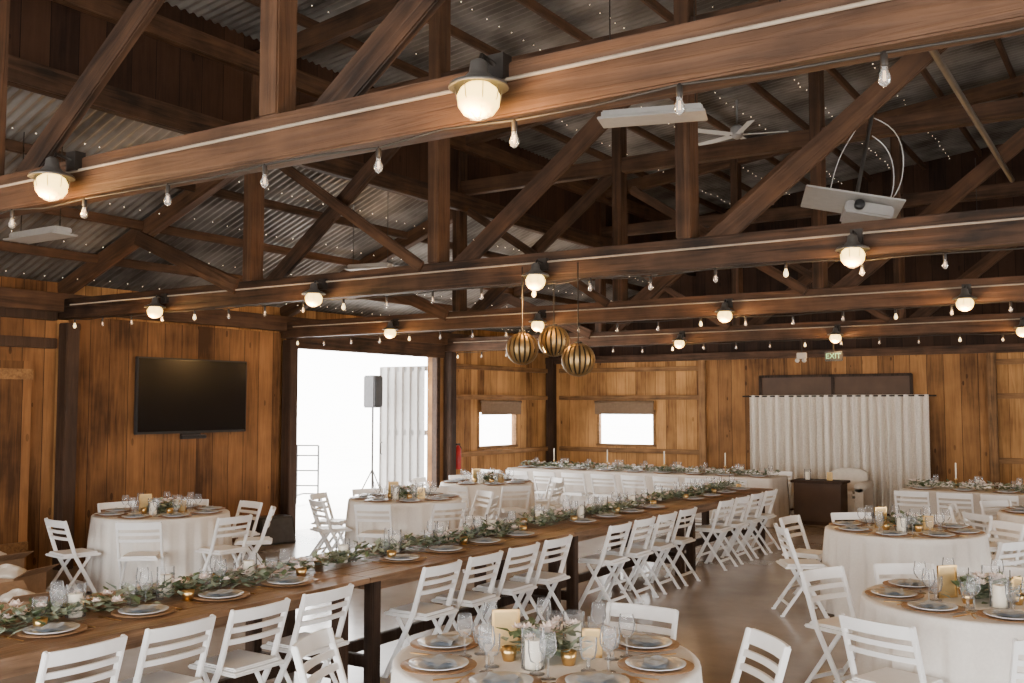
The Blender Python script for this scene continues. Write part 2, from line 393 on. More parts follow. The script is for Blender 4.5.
for z in (.98, 2.05, 2.62):
    trim((XL+.05, 14.65, z), (XL+.05, 18.15, z), .1, .09)
    trim((XL+.3, YB-.05, z), (-7.35, YB-.05, z), .1, .09)
    trim((-2.2, YB-.05, z), (4, YB-.05, z), .1, .09)
for z in (2.62, 2.95): trim((XL+.05, 0, z), (XL+.05, 6.85, z), .1, .12, 'post')
trim((XL, YB-.08, 2.84), (XR, YB-.08, 2.84), .16, .14, 'beam', 'timber top plate of the back wall')
trim((XL+.06, 10.6, 2.87), (XL+.06, 14.4, 2.87), .14, .24, 'beam', 'timber door header')
trim((XL+.05, DY1+.04, 0), (XL+.05, DY1+.04, 2.75), .12, .1, 'post', 'door jamb')
trim((XL+.05, DY0-.0, 0), (XL+.05, DY0-.0, 2.75), .12, .1, 'post', 'door jamb')
trim((-7.33, YB-.08, 0), (-7.33, YB-.08, 2.77), .14, .1, 'rail', 'corner board'); trim((-2.22, YB-.08, 0), (-2.22, YB-.08, 2.77), .14, .1, 'rail', 'corner board')
def window(nm, c, wd, ht, axis):
    e = ob(nm, None, None, c); struct(e, 'small bright window in a timber frame with rolled shade', 'window')
    rot = (0, 0, R(90)) if axis == 'Y' else (0, 0, 0)
    f = MB(); t = .05
    f.box((0, 0, ht/2), (wd+.1, .1, t)); f.box((0, 0, -ht/2), (wd+.1, .1, t)); f.box((-wd/2, 0, 0), (t, .1, ht)); f.box((wd/2, 0, 0), (t, .1, ht))
    ob('frame', f.mesh('frame', 'rail'), e, (0, 0, 0), rot)
    ob('glass_pane', MB().box((0, 0, 0), (wd, .006, ht)).mesh('pane', 'skyglass'), e, (0, 0, 0), rot)
    s = MB(); s.lathe([(.03, -wd/2-.03), (.03, wd/2+.03)], 12, (0, 0, .1), ax=Matrix.Rotation(R(90), 3, 'Y'))
    s.box((0, .0, -.03), (wd+.06, .012, .24))
    ob('roller_shade', s.mesh('shade', 'shade'), e, (.13, 0, ht/2+.08) if axis == 'Y' else (0, -.13, ht/2+.08), rot)
window('window_1', (XL-.04, (WY0+WY1)/2, (WZ0+WZ1)/2), WY1-WY0, WZ1-WZ0, 'Y')
window('window_2', ((VX0+VX1)/2, YB+.04, (WZ0+WZ1)/2), VX1-VX0, WZ1-WZ0, 'X')
d = MB(); vs = []; fs = []
for i in range(61):
    x = -1.0*i/60; o_ = .02*(1 if (i//5) % 2 else -1)
    vs += [(x, o_, .05), (x, o_, 2.6)]
    if i: fs.append((2*i-2, 2*i, 2*i+1, 2*i-1))
d.add(vs, fs)
for z in (.1, 1.4, 2.56): d.box((-.5, .04, z), (1.0, .04, .09))
de = ob('door_1', None, None, (XL-.14, DY1-.03, 0), (0, 0, R(4))); struct(de, 'white ribbed metal door leaf swung open outside', 'door')
ob('leaf', d.mesh('leaf', 'fanw'), de)
ob('handle', MB().tube([(-.92, -.05, 1.0), (-.92, -.09, 1.02), (-.92, -.09, 1.2), (-.92, -.05, 1.22)], .012).mesh('handle', 'black'), de)

# ------------------------------------------------------------------ lights on trusses
lm = MB().box((0, .03, .10), (.08, .06, .10)).tube([(0, 0, .11), (0, -.08, .12), (0, -.1, .07)], .010, 8).mesh('mount', 'black')
lc = MB().lathe([(.012, .10), (.03, .09), (.036, .05), (.055, .028), (.105, .006), (.112, -.008), (.108, -.008), (.05, .02)], 22, (0, -.1, 0)).mesh('cap', 'steel')
lg = MB().lathe([(.045, .006), (.066, -.01), (.080, -.04), (.076, -.075), (.055, -.105), (.02, -.118)], 16, (0, -.1, 0)).mesh('globe', 'globe')
gd = MB()
for a in range(4):
    t = a*math.pi/4
    pts = []
    for j in range(9):
        ph = math.pi*j/8; pts.append((.088*math.cos(ph)*math.cos(t), -.1+.088*math.cos(ph)*math.sin(t), -.01-.118*math.sin(ph)))
    gd.tube(pts, .0018, 4)
lgd = gd.mesh('wire_guard', 'steel')
LX = [[-7.3, -4.66, -2.02, .6], [-8.85, -6.55, -4.12, -1.64, .75], [-8.6, -6.27, -3.88, -1.47, .9], [-8.5, -6.12, -3.74, -1.36]]
for ti, (y, xs) in enumerate(zip(TY, LX)):
    for x in xs:
        o = place('barn_lamp', [('mount', lm), ('cap', lc), ('globe', lg), ('wire_guard', lgd)], (x, y-.11, CBS[ti]+(.08 if ti == 0 else .03)), 0,
              'glowing amber globe lamp with metal cap on a timber truss', 'lamp', 'globe lamps on the roof trusses')
        light('lamp_glow', 'POINT', (0, -.15, -.16), (0, 0, 0), 26, (1, .56, .2), o, shadow_soft_size=.04)
sk = MB().lathe([(.006, .06), (.011, .05), (.012, .02), (.010, .012)], 10).mesh('socket', 'black')
prof = [(.009, .016), (.011, 0), (.017, -.015), (.019, -.028), (.014, -.040), (.004, -.048)]
sb = MB().lathe(prof, 12).mesh('bulb', 'bulbglass'); sl = MB().lathe(prof, 10).mesh('bulb', 'bulblit')
sf = MB().lathe([(.004, 0), (.005, -.03)], 6).mesh('filament', 'fil')
for ti, y in enumerate(TY):
    CB = CBS[ti]; CH = CHS[ti]
    pts = []; x = XL+.4; k = 0; stp = .655 if ti == 0 else .52
    if ti == 0: x = -7.84
    e = ob('string_lights', None, None, (x, y-.085, CB)); top(e, 'string of small clear globe bulbs hanging under the truss', 'string lights', 'string lights along the trusses')
    x0 = x
    while x < 2.5:
        dz = -.065-random.uniform(0, .03)
        lit = ti >= 1 and k % 4 == 0
        bu = ob('bulb', sl if lit else sb, e, (x-x0, 0, dz)); ob('socket', sk, bu)
        if not lit: ob('filament', sf, bu)
        pts.append((x-x0, 0, dz+.055)); pts.append((x-x0+stp/2, 0, -.01-random.uniform(0, .03))); x += stp; k += 1
    ob('cord', MB().tube(pts, .005, 5).mesh('cord', 'bcord'), e)
    o = ob('electrical_conduit', MB().tube([(XL+.3, y-.085, CB+CH*.66), (-3, y-.085, CB+CH*.64), (4, y-.085, CB+CH*.66)], .008, 8).mesh('conduit', 'cord')); top(o, 'pale conduit fixed along a timber truss', 'conduit', 'conduits on the trusses')
orb = MB(); rr = .132
for i in range(18):
    t0 = 2*math.pi*i/18; vs = []; fs = []
    for j in range(13):
        ph = -math.pi/2+math.pi*j/12; hw = .11*(.5+.5*math.cos(ph))
        for rad in (rr, rr-.004):
            for s in (-1, 1):
                a = t0+s*hw; vs.append((rad*math.cos(ph)*math.cos(a), rad*math.cos(ph)*math.sin(a), rad*math.sin(ph)))
        if j:
            o_ = 4*j; fs += [(o_-4, o_-3, o_+1, o_), (o_-2, o_+2, o_+3, o_-1)]
    orb.add(vs, fs, 0, True)
orbm = orb.mesh('orb_shade', 'orb')
inn = MB().lathe([(.02, -.11), (.07, -.09), (.10, 0), (.07, .09), (.02, .11)], 16).mesh('inner_drum', 'orbin')
for (x, y, z) in [(-4.22, 6.70, 2.35), (-4.16, 7.1, 2.43), (-3.72, 6.72, 2.25)]:
    cd = MB().tube([(0, 0, .12), (0, 0, CBS[1]+.1-z)], .005, 6).lathe([(.03, .14), (.03, .12)], 10).mesh('cord', 'bcord')
    place('orb_pendant', [('orb_shade', orbm), ('inner_drum', inn), ('cord', cd)], (x, y, z), random.random(), 'bronze slatted globe pendant hanging from the truss', 'pendant lamp', 'globe pendants')

# ------------------------------------------------------------------ furniture kinds
ch = []
for sx in (-1, 1):
    q = MB(); x = sx*.2
    q.bar((x, .18, .012), (x, -.06, .45), .022, .034, (0, 1, 0)); q.bar((x, -.057, .44), (x, -.17, .79), .022, .034, (0, 1, 0))
    q.box((x, .185, .008), (.022, .045, .016)); ch.append(('leg', q.mesh('front_leg', 'white', .004)))
for sx in (-1, 1):
    q = MB(); x = sx*.172
    q.bar((x, .10, .425), (x, -.20, .012), .018, .028, (0, 1, 0)); q.box((x, -.203, .008), (.02, .04, .016)); ch.append(('leg', q.mesh('rear_leg', 'white', .004)))
q = MB(); q.box((0, .02, .437), (.376, .39, .022)); q.box((0, .02, .455), (.33, .34, .022)); ch.append(('seat', q.mesh('seat', 'white', .008)))
def slat(z, h):
    q = MB(); y0 = -.057-(z-.44)*(.113/.35); n_ = 6
    vs = []; fs = []
    for i in range(n_+1):
        x = -.193+.386*i/n_; b0 = -.022*(1-(x/.193)**2)
        vs += [(x, y0+b0-.008, z-h/2), (x, y0+b0+.008, z-h/2), (x, y0+b0+.008-h*.32, z+h/2), (x, y0+b0-.008-h*.32, z+h/2)]
        if i:
            k = 4*i
            for a in range(4): b_ = (a+1) % 4; fs.append((k-4+a, k-4+b_, k+b_, k+a))
    fs.append((0, 1, 2, 3)); fs.append((4*n_+3, 4*n_+2, 4*n_+1, 4*n_))
    return q.add(vs, fs).mesh('backrest_slat', 'white')
ch.append(('backrest_slat', slat(.755, .07))); ch.append(('backrest_slat', slat(.675, .03))); ch.append(('backrest_slat', slat(.61, .03)))
ch.append(('crossbar', MB().bar((-.195, .108, .15), (.195, .108, .15), .014, .024).mesh('crossbar', 'white')))
ch.append(('crossbar', MB().bar((-.17, -.14, .1), (.17, -.14, .1), .014, .024).mesh('crossbar', 'white')))
def chair(x, y, phi, lab='white wooden folding chair with slatted back at a table', grp='white folding chairs'):
    place('folding_chair', ch, (x, y, 0), phi, lab, 'chair', grp)

m_ch = MB().lathe([(.0, .0), (.11, 0), (.165, .012), (.167, .016), (.11, .006), (0, .006)], 28).mesh('charger', 'charger')
m_pl = MB().lathe([(.0, 0), (.08, 0), (.13, .014), (.132, .018), (.085, .006), (0, .006)], 28).mesh('plate', 'plate')
q = MB()
for j, (a, s) in enumerate([(0, .15), (.06, .14)]):
    mm = Matrix.Rotation(a, 3, 'Z'); vs = []; n_ = 5
    for i in range(n_+1):
        for k in range(n_+1):
            u, v_ = (i/n_-.5)*s, (k/n_-.5)*s*.72
            z = .008+.012*j+.007*math.sin(i*1.9+j)*math.cos(k*1.3)
            vs.append(mm @ Vector((u, v_, z)))
    q.add(vs, [(i*(n_+1)+k, (i+1)*(n_+1)+k, (i+1)*(n_+1)+k+1, i*(n_+1)+k+1) for i in range(n_) for k in range(n_)], 0, True)
m_np = q.mesh('napkin', 'napkin')
m_gl = MB().lathe([(.034, 0), (.030, .003), (.004, .008), (.004, .085), (.02, .092), (.036, .118), (.038, .14), (.031, .19)], 16, open_top=True).mesh('wine_glass', 'glass')
m_gb = MB().lathe([(.034, 0), (.032, .004), (.008, .01), (.008, .045), (.03, .055), (.038, .09), (.039, .14)], 16, open_top=True).mesh('goblet', 'glass')
q = MB(); q.box((0, 0, .003), (.008, .12, .003)); q.box((0, .075, .003), (.022, .03, .003))
for i in (-1, 0, 1): q.box((i*.008, .105, .003), (.004, .04, .003))
m_fk = q.mesh('fork', 'gold')
q = MB(); q.box((0, -.04, .003), (.01, .09, .004)); q.box((0, .06, .003), (.016, .12, .002)); m_kn = q.mesh('knife', 'gold')
def setting(x, y, z, phi, where, full=True, glasses=True):
    c_, s_ = math.cos(phi), math.sin(phi)
    def P(lx, ly): return (x+lx*c_-ly*s_, y+lx*s_+ly*c_)
    place('charger_plate', [('c', m_ch)], (x, y, z), phi, 'round brown wooden charger on '+where, 'charger plate', 'chargers on '+where)
    place('dinner_plate', [('c', m_pl)], (x, y, z+.008), phi, 'pale grey dinner plate on a charger on '+where, 'plate', 'dinner plates on '+where)
    place('napkin', [('c', m_np)], (x, y, z+.013), phi+random.uniform(-.2, .2), 'folded blue-grey cloth napkin on a plate on '+where, 'napkin', 'napkins on '+where)
    if glasses:
        a = P(.14, .17); place('wine_glass', [('c', m_gl)], (a[0], a[1], z), 0, 'clear stemmed wine glass on '+where, 'glass', 'wine glasses on '+where)
        a = P(.07, .22); place('water_goblet', [('c', m_gb)], (a[0], a[1], z), 0, 'clear water goblet on '+where, 'glass', 'water goblets on '+where)
    if full:
        a = P(-.185, 0); place('fork', [('c', m_fk)], (a[0], a[1], z), phi, 'gold fork beside a plate on '+where, 'fork', 'forks on '+where)
        a = P(.185, 0); place('knife', [('c', m_kn)], (a[0], a[1], z), phi, 'gold knife beside a plate on '+where, 'knife', 'knives on '+where)

def leaves(n_, fpos, size=.075, h=.07):
    q = MB()
    for _ in range(n_):
        px, py = fpos(); pz = random.uniform(.008, h)
        a = random.uniform(0, 2*math.pi); el = random.uniform(-.25, .7); L = size*random.uniform(.6, 1.25); W = L*random.uniform(.2, .36)
        d = Vector((math.cos(a)*math.cos(el), math.sin(a)*math.cos(el), math.sin(el))); s = d.cross(Vector((0, 0, 1))).normalized()
        up = s.cross(d)
        p = Vector((px, py, pz)); mi = random.random() < .35
        pts = [p, p+d*L*.35+s*W+up*W*.3, p+d*L*.8+s*W*.6, p+d*L, p+d*L*.8-s*W*.6, p+d*L*.35-s*W+up*W*.3, p+d*L*.5]
        pts = [Vector((v.x, v.y, max(v.z, .003))) for v in pts]
        q.add(pts, [(0, 1, 6), (1, 2, 6), (2, 3, 6), (3, 4, 6), (4, 5, 6), (5, 0, 6)], int(mi), False)
    return q
def blossoms(n_, fpos, r0=.03, z0=.06):
    q = MB()
    for _ in range(n_):
        px, py = fpos(); pz = z0+random.uniform(-.01, .03); r_ = r0*random.uniform(.6, 1.2)
        for ring, (cnt, tilt, rl) in enumerate([(6, .2, 1.0), (5, .8, .8), (4, 1.3, .55)]):
            for i in range(cnt):
                a = 2*math.pi*(i+.5*ring)/cnt
                d = Vector((math.cos(a)*math.cos(tilt), math.sin(a)*math.cos(tilt), math.sin(tilt))); s = Vector((-math.sin(a), math.cos(a), 0))
                p = Vector((px, py, pz)); L = r_*rl
                q.add([p, p+d*L*.6+s*L*.45, p+d*L+Vector((0, 0, L*.25)), p+d*L*.6-s*L*.45], [(0, 1, 2, 3)])
    return q
def garland(name, L, along, n_, label, loc, wid=.09):
    """loose runner: density varies gently along its length"""
    p1, p2 = random.random()*6, random.random()*6
    def fp():
        while True:
            t = random.uniform(-L/2, L/2)
            dn = .7+.2*math.sin(t*5.5+p1)+.1*math.sin(t*11+p2)
            if random.random() < dn: break
        a = random.gauss(0, wid*(.35+.4*dn))+.035*math.sin(t*3+p2)
        return (a, t) if along == 'Y' else (t, a)
    lv = leaves(n_, fp, .08, .085).mesh('foliage', ['leaf', 'leafd']); bl = blossoms(int(L*13), fp, .036, .07).mesh('blossoms', 'petal')
    return place(name, [('foliage', lv), ('blossoms', bl)], loc, 0, label, 'garland', 'table garlands')

m_pc = MB().lathe([(.034, 0), (.036, .004), (.036, .12), (.034, .124), (.02, .12), (.0, .12)], 18).mesh('wax_pillar', 'wax')
m_wk = MB().tube([(0, 0, .118), (.002, 0, .138)], .0015, 5).mesh('wick', 'black')
m_hu = MB().lathe([(.05, 0), (.052, .003), (.052, .17)], 18, open_top=True).mesh('glass_hurricane', 'glass')
m_tp = MB().lathe([(.04, 0), (.04, .006), (.008, .012), (.008, .1), (.02, .115), (.02, .13), (.011, .13)], 14).mesh('holder', 'gold')
m_tc = MB().lathe([(.01, .12), (.01, .34), (.004, .345)], 10).mesh('taper_candle', 'wax')
m_vt = MB().lathe([(.026, 0), (.034, .03), (.036, .06), (.033, .06), (.03, .03), (.0, .012)], 14).mesh('votive_cup', 'gold')
m_vw = MB().lathe([(.026, .012), (.029, .04), (0, .04)], 12).mesh('wax', 'wax')
# gold framed standing signs: a tall pair leaning back to back
def sign(w_, h_):
    q = MB(); t = .012
    q.box((0, 0, t/2), (w_, .014, t)); q.box((0, 0, h_-t/2), (w_, .014, t)); q.box((-w_/2+t/2, 0, h_/2), (t, .014, h_)); q.box((w_/2-t/2, 0, h_/2), (t, .014, h_))
    q.bar((0, .004, h_*.8), (0, .07, .004), .012, .006)
    return [('frame', q.mesh('frame', 'gold')), ('card', MB().box((0, 0, h_/2), (w_-.02, .005, h_-.02)).mesh('card', 'kraft'))]
sg1, sg2 = sign(.13, .19), sign(.09, .13)
def pillar(x, y, z, where): place('pillar_candle', [('wax_pillar', m_pc), ('wick', m_wk), ('glass_hurricane', m_hu)], (x, y, z), 0, 'ivory pillar candle in a glass cylinder '+where, 'candle', 'pillar candles')

def draped(outline, z, amp=.018, nf=26, mat='linen'):
    N = len(outline); q = MB()
    nr = []
    for i in range(N):
        a = Vector(outline[i-1]); b_ = Vector(outline[(i+1) % N]); t = (b_-a).normalized(); nr.append(Vector((t.y, -t.x)))
    rows = [(-.03, z, 0), (-.006, z-.002, 0), (.002, z-.012, .05), (.004, z-.06, .2), (.01, z*.66, .6), (.018, z*.33, .85), (.026, .012, 1)]
    vs = []; arc = [0]
    for i in range(1, N): arc.append(arc[-1]+(Vector(outline[i])-Vector(outline[i-1])).length)
    tot = arc[-1]+(Vector(outline[0])-Vector(outline[-1])).length
    ph = random.random()*6
    for off, zz, k in rows:
        for i in range(N):
            s = arc[i]/tot*2*math.pi
            rip = amp*k*(math.sin(nf*s+ph)+.5*math.sin((nf*2+3)*s+ph*2)+.4*math.sin((nf//3)*s))
            p = Vector(outline[i])+nr[i]*(off+rip); vs.append((p.x, p.y, zz))
    fs = []
    for r_ in range(len(rows)-1):
        for i in range(N):
            j = (i+1) % N; fs.append((r_*N+i, r_*N+N+i, r_*N+N+j, r_*N+j))
    q.add(vs, fs, 0, True); q.add([vs[i] for i in range(N)], [tuple(range(N))], 0, False)
    return q.mesh('tablecloth', mat)
ZTB = .76
RR = .69
m_leg = MB().lathe([(.3, 0), (.28, .03), (.05, .06), (.05, .7)], 14).mesh('pedestal', 'black')
m_tt = MB().lathe([(RR-.04, .70), (RR-.04, .735)], 40).mesh('tabletop', 'farm')
def round_table(x, y, chairs, where, full=True, start=0, seats=8):
    cl = draped([(RR*math.cos(2*math.pi*i/160), RR*math.sin(2*math.pi*i/160)) for i in range(160)], ZTB, .024)
    place('round_table', [('tablecloth', cl), ('tabletop', m_tt), ('pedestal', m_leg)], (x, y, 0), 0, 'round table draped in cream linen '+where, 'table', 'round tables')
    for a in chairs:
        rr_ = RR+.27+random.uniform(0, .03)
        if isinstance(a, tuple): a, rr_ = a
        t = R(a)
        chair(x+rr_*math.cos(t), y+rr_*math.sin(t), t+math.pi/2+random.uniform(-.07, .07), 'white wooden folding chair with slatted back at a round table')
    for i in range(seats):
        t = R(start)+2*math.pi*i/seats
        setting(x+(RR-.18)*math.cos(t), y+(RR-.18)*math.sin(t), ZTB, t+math.pi/2, 'a round linen table', full)
    fp = lambda: (random.gauss(0, .075), random.gauss(0, .075))
    place('greenery_centerpiece', [('foliage', leaves(150, fp, .08, .12).mesh('foliage', ['leaf', 'leafd'])), ('blossoms', blossoms(10, fp, .036, .11).mesh('blossoms', 'petal'))],
          (x, y, ZTB), 0, 'loose eucalyptus and blossom centerpiece on a round table', 'centerpiece', 'centerpieces on round tables')
    for k in range(7):
        t = R(70+51.4*k+start); rd = (.2, .18, .21, .18, .21, .17, .21)[k]
        px, py = x+rd*math.cos(t), y+rd*math.sin(t)
        if k in (0, 4): pillar(px, py, ZTB, 'on a round table')
        elif k == 2: place('table_sign', sg1, (px, py, ZTB), R(50)+random.uniform(-.2, .2), 'upright gold framed sign on a round table', 'sign', 'gold framed table signs')
        elif k == 6: place('table_sign', sg2, (px, py, ZTB), R(15)+random.uniform(-.3, .3), 'small upright gold framed sign on a round table', 'sign', 'gold framed table signs')
        else: place('votive_candle', [('votive_cup', m_vt), ('wax', m_vw)], (px, py, ZTB), 0, 'small gold votive candle on a round table', 'candle', 'votive candles on round tables')
round_table(-2.35, 3.93, [(46, .93), (93, .96), (200, .97)], 'beside the long farm table', start=10)
round_table(-.85, 6.45, [(160, .97), 250, 125, 88, 50, 15, 293], 'beside the aisle', start=20)
round_table(-1.95, 9.67, [212, 170, 128, 88, 48, 8, 330], 'with wine glasses and greenery', start=0)
round_table(-.75, 12.0, [i*45 for i in range(8)], 'towards the back wall', start=22)
round_table(-8.87, 6.9, [0, 42, 84, 126, 168, 265, 312], 'by the television wall', full=False, start=22)
round_table(-7.75, 9.6, [i*45+20 for i in range(8)], 'near the open barn door', full=False)
round_table(-8.3, 12.2, [i*45+10 for i in range(8)], 'near the open barn door', full=False)

TL, XC, TW = 2.77, -4.9, 1.04
q = MB()
for i in range(5): q.box((-TW/2+TW*(i+.5)/5, 0, .742), (TW/5-.004, TL-.004, .036))
ft_top = q.mesh('tabletop', 'farm', .003)
q = MB()
for sx in (-1, 1): q.box((sx*(TW/2-.12), 0, .68), (.035, TL-.3, .08))
for sy in (-1, 1): q.box((0, sy*(TL/2-.17), .68), (TW-.24, .035, .08))
ft_ap = q.mesh('apron', 'farm', .003)
ft_legs = [('leg', MB().box((sx*(TW/2-.12), sy*(TL/2-.16), .36), (.085, .085, .72)).mesh('leg', 'post', .006)) for sx in (-1, 1) for sy in (-1, 1)]
ft_st = MB().box((0, 0, .16), (.05, TL-.3, .08)).box((0, TL/2-.16, .16), (TW-.28, .05, .08)).box((0, -TL/2+.16, .16), (TW-.28, .05, .08)).mesh('stretcher', 'post', .004)
Y0 = 2.3
for k in range(4):
    yc = Y0+TL*(k+.5)
    place('farm_table', [('tabletop', ft_top), ('apron', ft_ap), ('stretcher', ft_st)]+ft_legs, (XC, yc, 0), 0, 'long rustic brown wooden farm table joined end to end', 'table', 'farm tables in a long row')
    for i in range(4):
        dy = -.81+.54*i
        chair(-4.38, yc+dy, R(90)+random.uniform(-.01, .01), 'white wooden folding chair tucked along the long farm table')
        setting(-4.68, yc+dy+.12, ZTB, R(90), 'the long farm table', full=(k < 2))
        setting(-5.17, yc+dy-.05, ZTB, R(-90), 'the long farm table', full=False)
    garland('eucalyptus_garland', TL-.1, 'Y', 640, 'eucalyptus garland with blush blossoms along the farm table', (-4.93, yc, ZTB), .12)
    for i in range(6):
        place('votive_candle', [('votive_cup', m_vt), ('wax', m_vw)], (-4.93+(-.14, .15)[i % 2], yc-1.15+.46*i, ZTB), 0, 'small gold votive candle beside the garland', 'candle', 'votive candles on the farm table')
    for dy in (-1.0, -.4, .25, .9): pillar(-4.93+random.uniform(-.08, .08), yc+dy, ZTB, 'in the garland')

def rect_outline(hx, hy, st=.05):
    o_ = []; cr = [(-hx, -hy), (hx, -hy), (hx, hy), (-hx, hy)]
    for i in range(4):
        a = Vector(cr[i]); b_ = Vector(cr[(i+1) % 4]); n_ = int((b_-a).length/st)
        for j in range(n_): o_.append(tuple(a.lerp(b_, j/n_)))
    return o_
def head_table(xc, yc, L, back=True, grp='a long draped table', off=.82, mat='linen'):
    cl = draped(rect_outline(L/2, .4), ZTB, .018, int(L*9), mat)
    fr = MB().box((0, 0, .72), (L-.1, .7, .03)).mesh('tabletop', 'farm')
    place('banquet_table', [('tablecloth', cl), ('tabletop', fr)], (xc, yc, 0), 0, 'long banquet table draped in white linen with greenery', 'table', 'draped banquet tables')
    n_ = int(L/.5)
    for i in range(n_):
        x = xc-L/2+L*(i+.5)/n_
        chair(x, yc-off, 0+random.uniform(-.05, .05), 'white wooden folding chair at a draped banquet table')
        if back: chair(x, yc+.7, math.pi+random.uniform(-.08, .08), 'white wooden folding chair at a draped banquet table')
        setting(x, yc-.22, ZTB, 0, grp, False)
    garland('eucalyptus_garland', L-.1, 'X', int(L*200), 'eucalyptus garland along a white banquet table', (xc, yc+.05, ZTB), .12)
    for i in range(int(L/1.1)):
        place('taper_candlestick', [('holder', m_tp), ('taper_candle', m_tc)], (xc-L/2+.6+1.1*i, yc+.27, ZTB), 0, 'ivory taper candle in a gold holder on a banquet table', 'candle', 'taper candles')
        pillar(xc-L/2+.9+1.1*i, yc+.2, ZTB, 'on a banquet table')
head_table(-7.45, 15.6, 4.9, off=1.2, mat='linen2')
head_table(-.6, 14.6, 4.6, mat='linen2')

# ------------------------------------------------------------------ wall things
e = ob('television', None, None, (XL+.1, 8.78, 2.02)); top(e, 'large flat black television mounted on the plank wall', 'television')
q = MB().box((.06, 0, 0), (.05, 1.80, .98)); ob('bezel', q.mesh('bezel', 'blk', .008), e)
ob('screen', MB().box((.087, 0, .005), (.004, 1.75, .93)).mesh('screen', 'screen'), e)
ob('wall_bracket', MB().box((.01, 0, 0), (.05, .5, .4)).box((.01, 0, -.5), (.05, .3, .1)).mesh('bracket', 'black'), e)
ob('soundbar', MB().box((.07, 0, -.54), (.07, .4, .05)).mesh('soundbar', 'blk', .01), e)
vs = []; fs = []; nx = 320
zs = [.02, .6, 1.2, 1.8, 2.0, 2.08]
for j, z in enumerate(zs):
    for i in range(nx+1):
        x = -1.58+3.16*i/nx; s = i/nx
        a = .06*math.sin(s*2*math.pi*21+.9*math.sin(s*17)+z*.3)+.02*math.sin(s*2*math.pi*49)
        vs.append((x, a*(1 if j < 4 else .7), z))
for j in range(len(zs)-1):
    for i in range(nx): k = j*(nx+1)+i; fs.append((k, k+1, k+nx+2, k+nx+1))
e = ob('curtain', None, None, (-4.76, YB-.26, 0)); top(e, 'cream lace curtain hanging in gathered folds from a rod', 'curtain')
ob('fabric', MB().add(vs, fs, 0, True).mesh('fabric', 'curtain'), e)
ob('curtain_rod', MB().tube([(-1.7, 0, 2.06), (1.7, 0, 2.06)], .014, 10).mesh('rod', 'black'), e)
e = ob('sliding_door_header', None, None, (-4.82, YB-.065, 2.1)); top(e, 'flat brown door header panel above the curtain', 'door header')
ob('header_panel', MB().box((0, -.03, .15), (2.7, .06, .38)).mesh('board', 'header', .008), e)
q = MB().box((-1.34, -.07, .15), (.05, .03, .38)).box((1.34, -.07, .15), (.05, .03, .38)).box((0, -.07, .33), (2.7, .03, .05)).box((0, -.07, .15), (.05, .03, .34))
ob('edge_trim', q.mesh('rail', 'post'), e)
e = ob('exit_sign', None, None, (-3.82, TY[3]-.02, 2.60)); top(e, 'green lettered EXIT sign hanging from the truss', 'exit sign')
ob('housing', MB().box((0, 0, 0), (.25, .05, .14)).mesh('housing', 'blk', .008), e)
ob('hanger', MB().tube([(0, 0, .07), (0, 0, .28)], .01, 8).mesh('hanger', 'black'), e)
tcu = bpy.data.curves.new('t', 'FONT'); tcu.body = 'EXIT'; tcu.size = .105; tcu.extrude = .002; tcu.align_x = 'CENTER'; tcu.align_y = 'CENTER'
to = bpy.data.objects.new('t', tcu); C.objects.link(to); bpy.context.view_layer.update()
tm = bpy.data.meshes.new_from_object(to.evaluated_get(bpy.context.evaluated_depsgraph_get())); bpy.data.objects.remove(to)
tm.materials.clear(); tm.materials.append(M['green']); ob('lettering', tm, e, (0, -.028, 0), (R(90), 0, 0))
e = ob('emergency_light', None, None, (-4.28, TY[3]-.02, 2.6)); top(e, 'small two-headed emergency light beside the exit sign', 'light fixture')
ob('housing', MB().box((0, 0, .02), (.14, .06, .09)).mesh('housing', 'fanw', .008), e)
hd = MB().lathe([(.02, 0), (.032, .03), (.032, .045), (.0, .046)], 14, ax=Matrix.Rotation(R(90), 3, 'X')).mesh('lamp_head', 'fanw')
for s in (-1, 1): ob('lamp_head', hd, e, (s*.05, -.02, -.05))
ob('hanger', MB().tube([(0, 0, .06), (0, 0, .28)], .008, 8).mesh('hanger', 'black'), e)
e = ob('fire_extinguisher', None, None, (XL+.1, 14.85, .72)); top(e, 'red fire extinguisher hung on the plank wall by the door', 'fire extinguisher')
ob('cylinder', MB().lathe([(.055, 0), (.06, .02), (.06, .36), (.03, .42), (.02, .44)], 16).mesh('cyl', 'red'), e)
ob('valve', MB().box((0, 0, .46), (.03, .1, .03)).tube([(0, .03, .46), (.0, .09, .4), (0, .08, .2)], .01, 6).mesh('valve', 'black'), e)
e = ob('pa_speaker', None, None, (-11.75, 13.62, 0)); top(e, 'dark grey loudspeaker on a tripod stand just outside the door', 'speaker')
ob('cabinet', MB().box((0, 0, 2.14), (.26, .24, .58)).mesh('cab', 'grey', .02), e)
ob('grille', MB().box((.14, 0, 2.14), (.015, .2, .52)).mesh('gr', 'blk', .01), e)
q = MB().tube([(0, 0, .35), (0, 0, 1.88)], .018, 8)
for a in (0, 2.1, 4.2): q.tube([(0, 0, .75), (.4*math.cos(a), .4*math.sin(a), .01)], .012, 6); q.tube([(0, 0, .35), (.21*math.cos(a), .21*math.sin(a), .35)], .008, 6)
ob('tripod', q.mesh('tripod', 'black'), e)
e = ob('hand_cart', None, None, (-14.25, 14.55, -.11), (0, 0, .5)); top(e, 'metal wheeled hand cart standing outside the door', 'cart')
q = MB()
for s in (-.22, .22):
    q.tube([(s, 0, .15), (s, 0, 1.2)], .02, 6); q.tube([(s, 0, .2), (s, .45, .2)], .02, 6)
for z in (.4, .7, 1.0, 1.2): q.tube([(-.22, 0, z), (.22, 0, z)], .016, 6)
q.tube([(-.22, .45, .2), (.22, .45, .2)], .016, 6); ob('frame', q.mesh('frame', 'blk'), e)
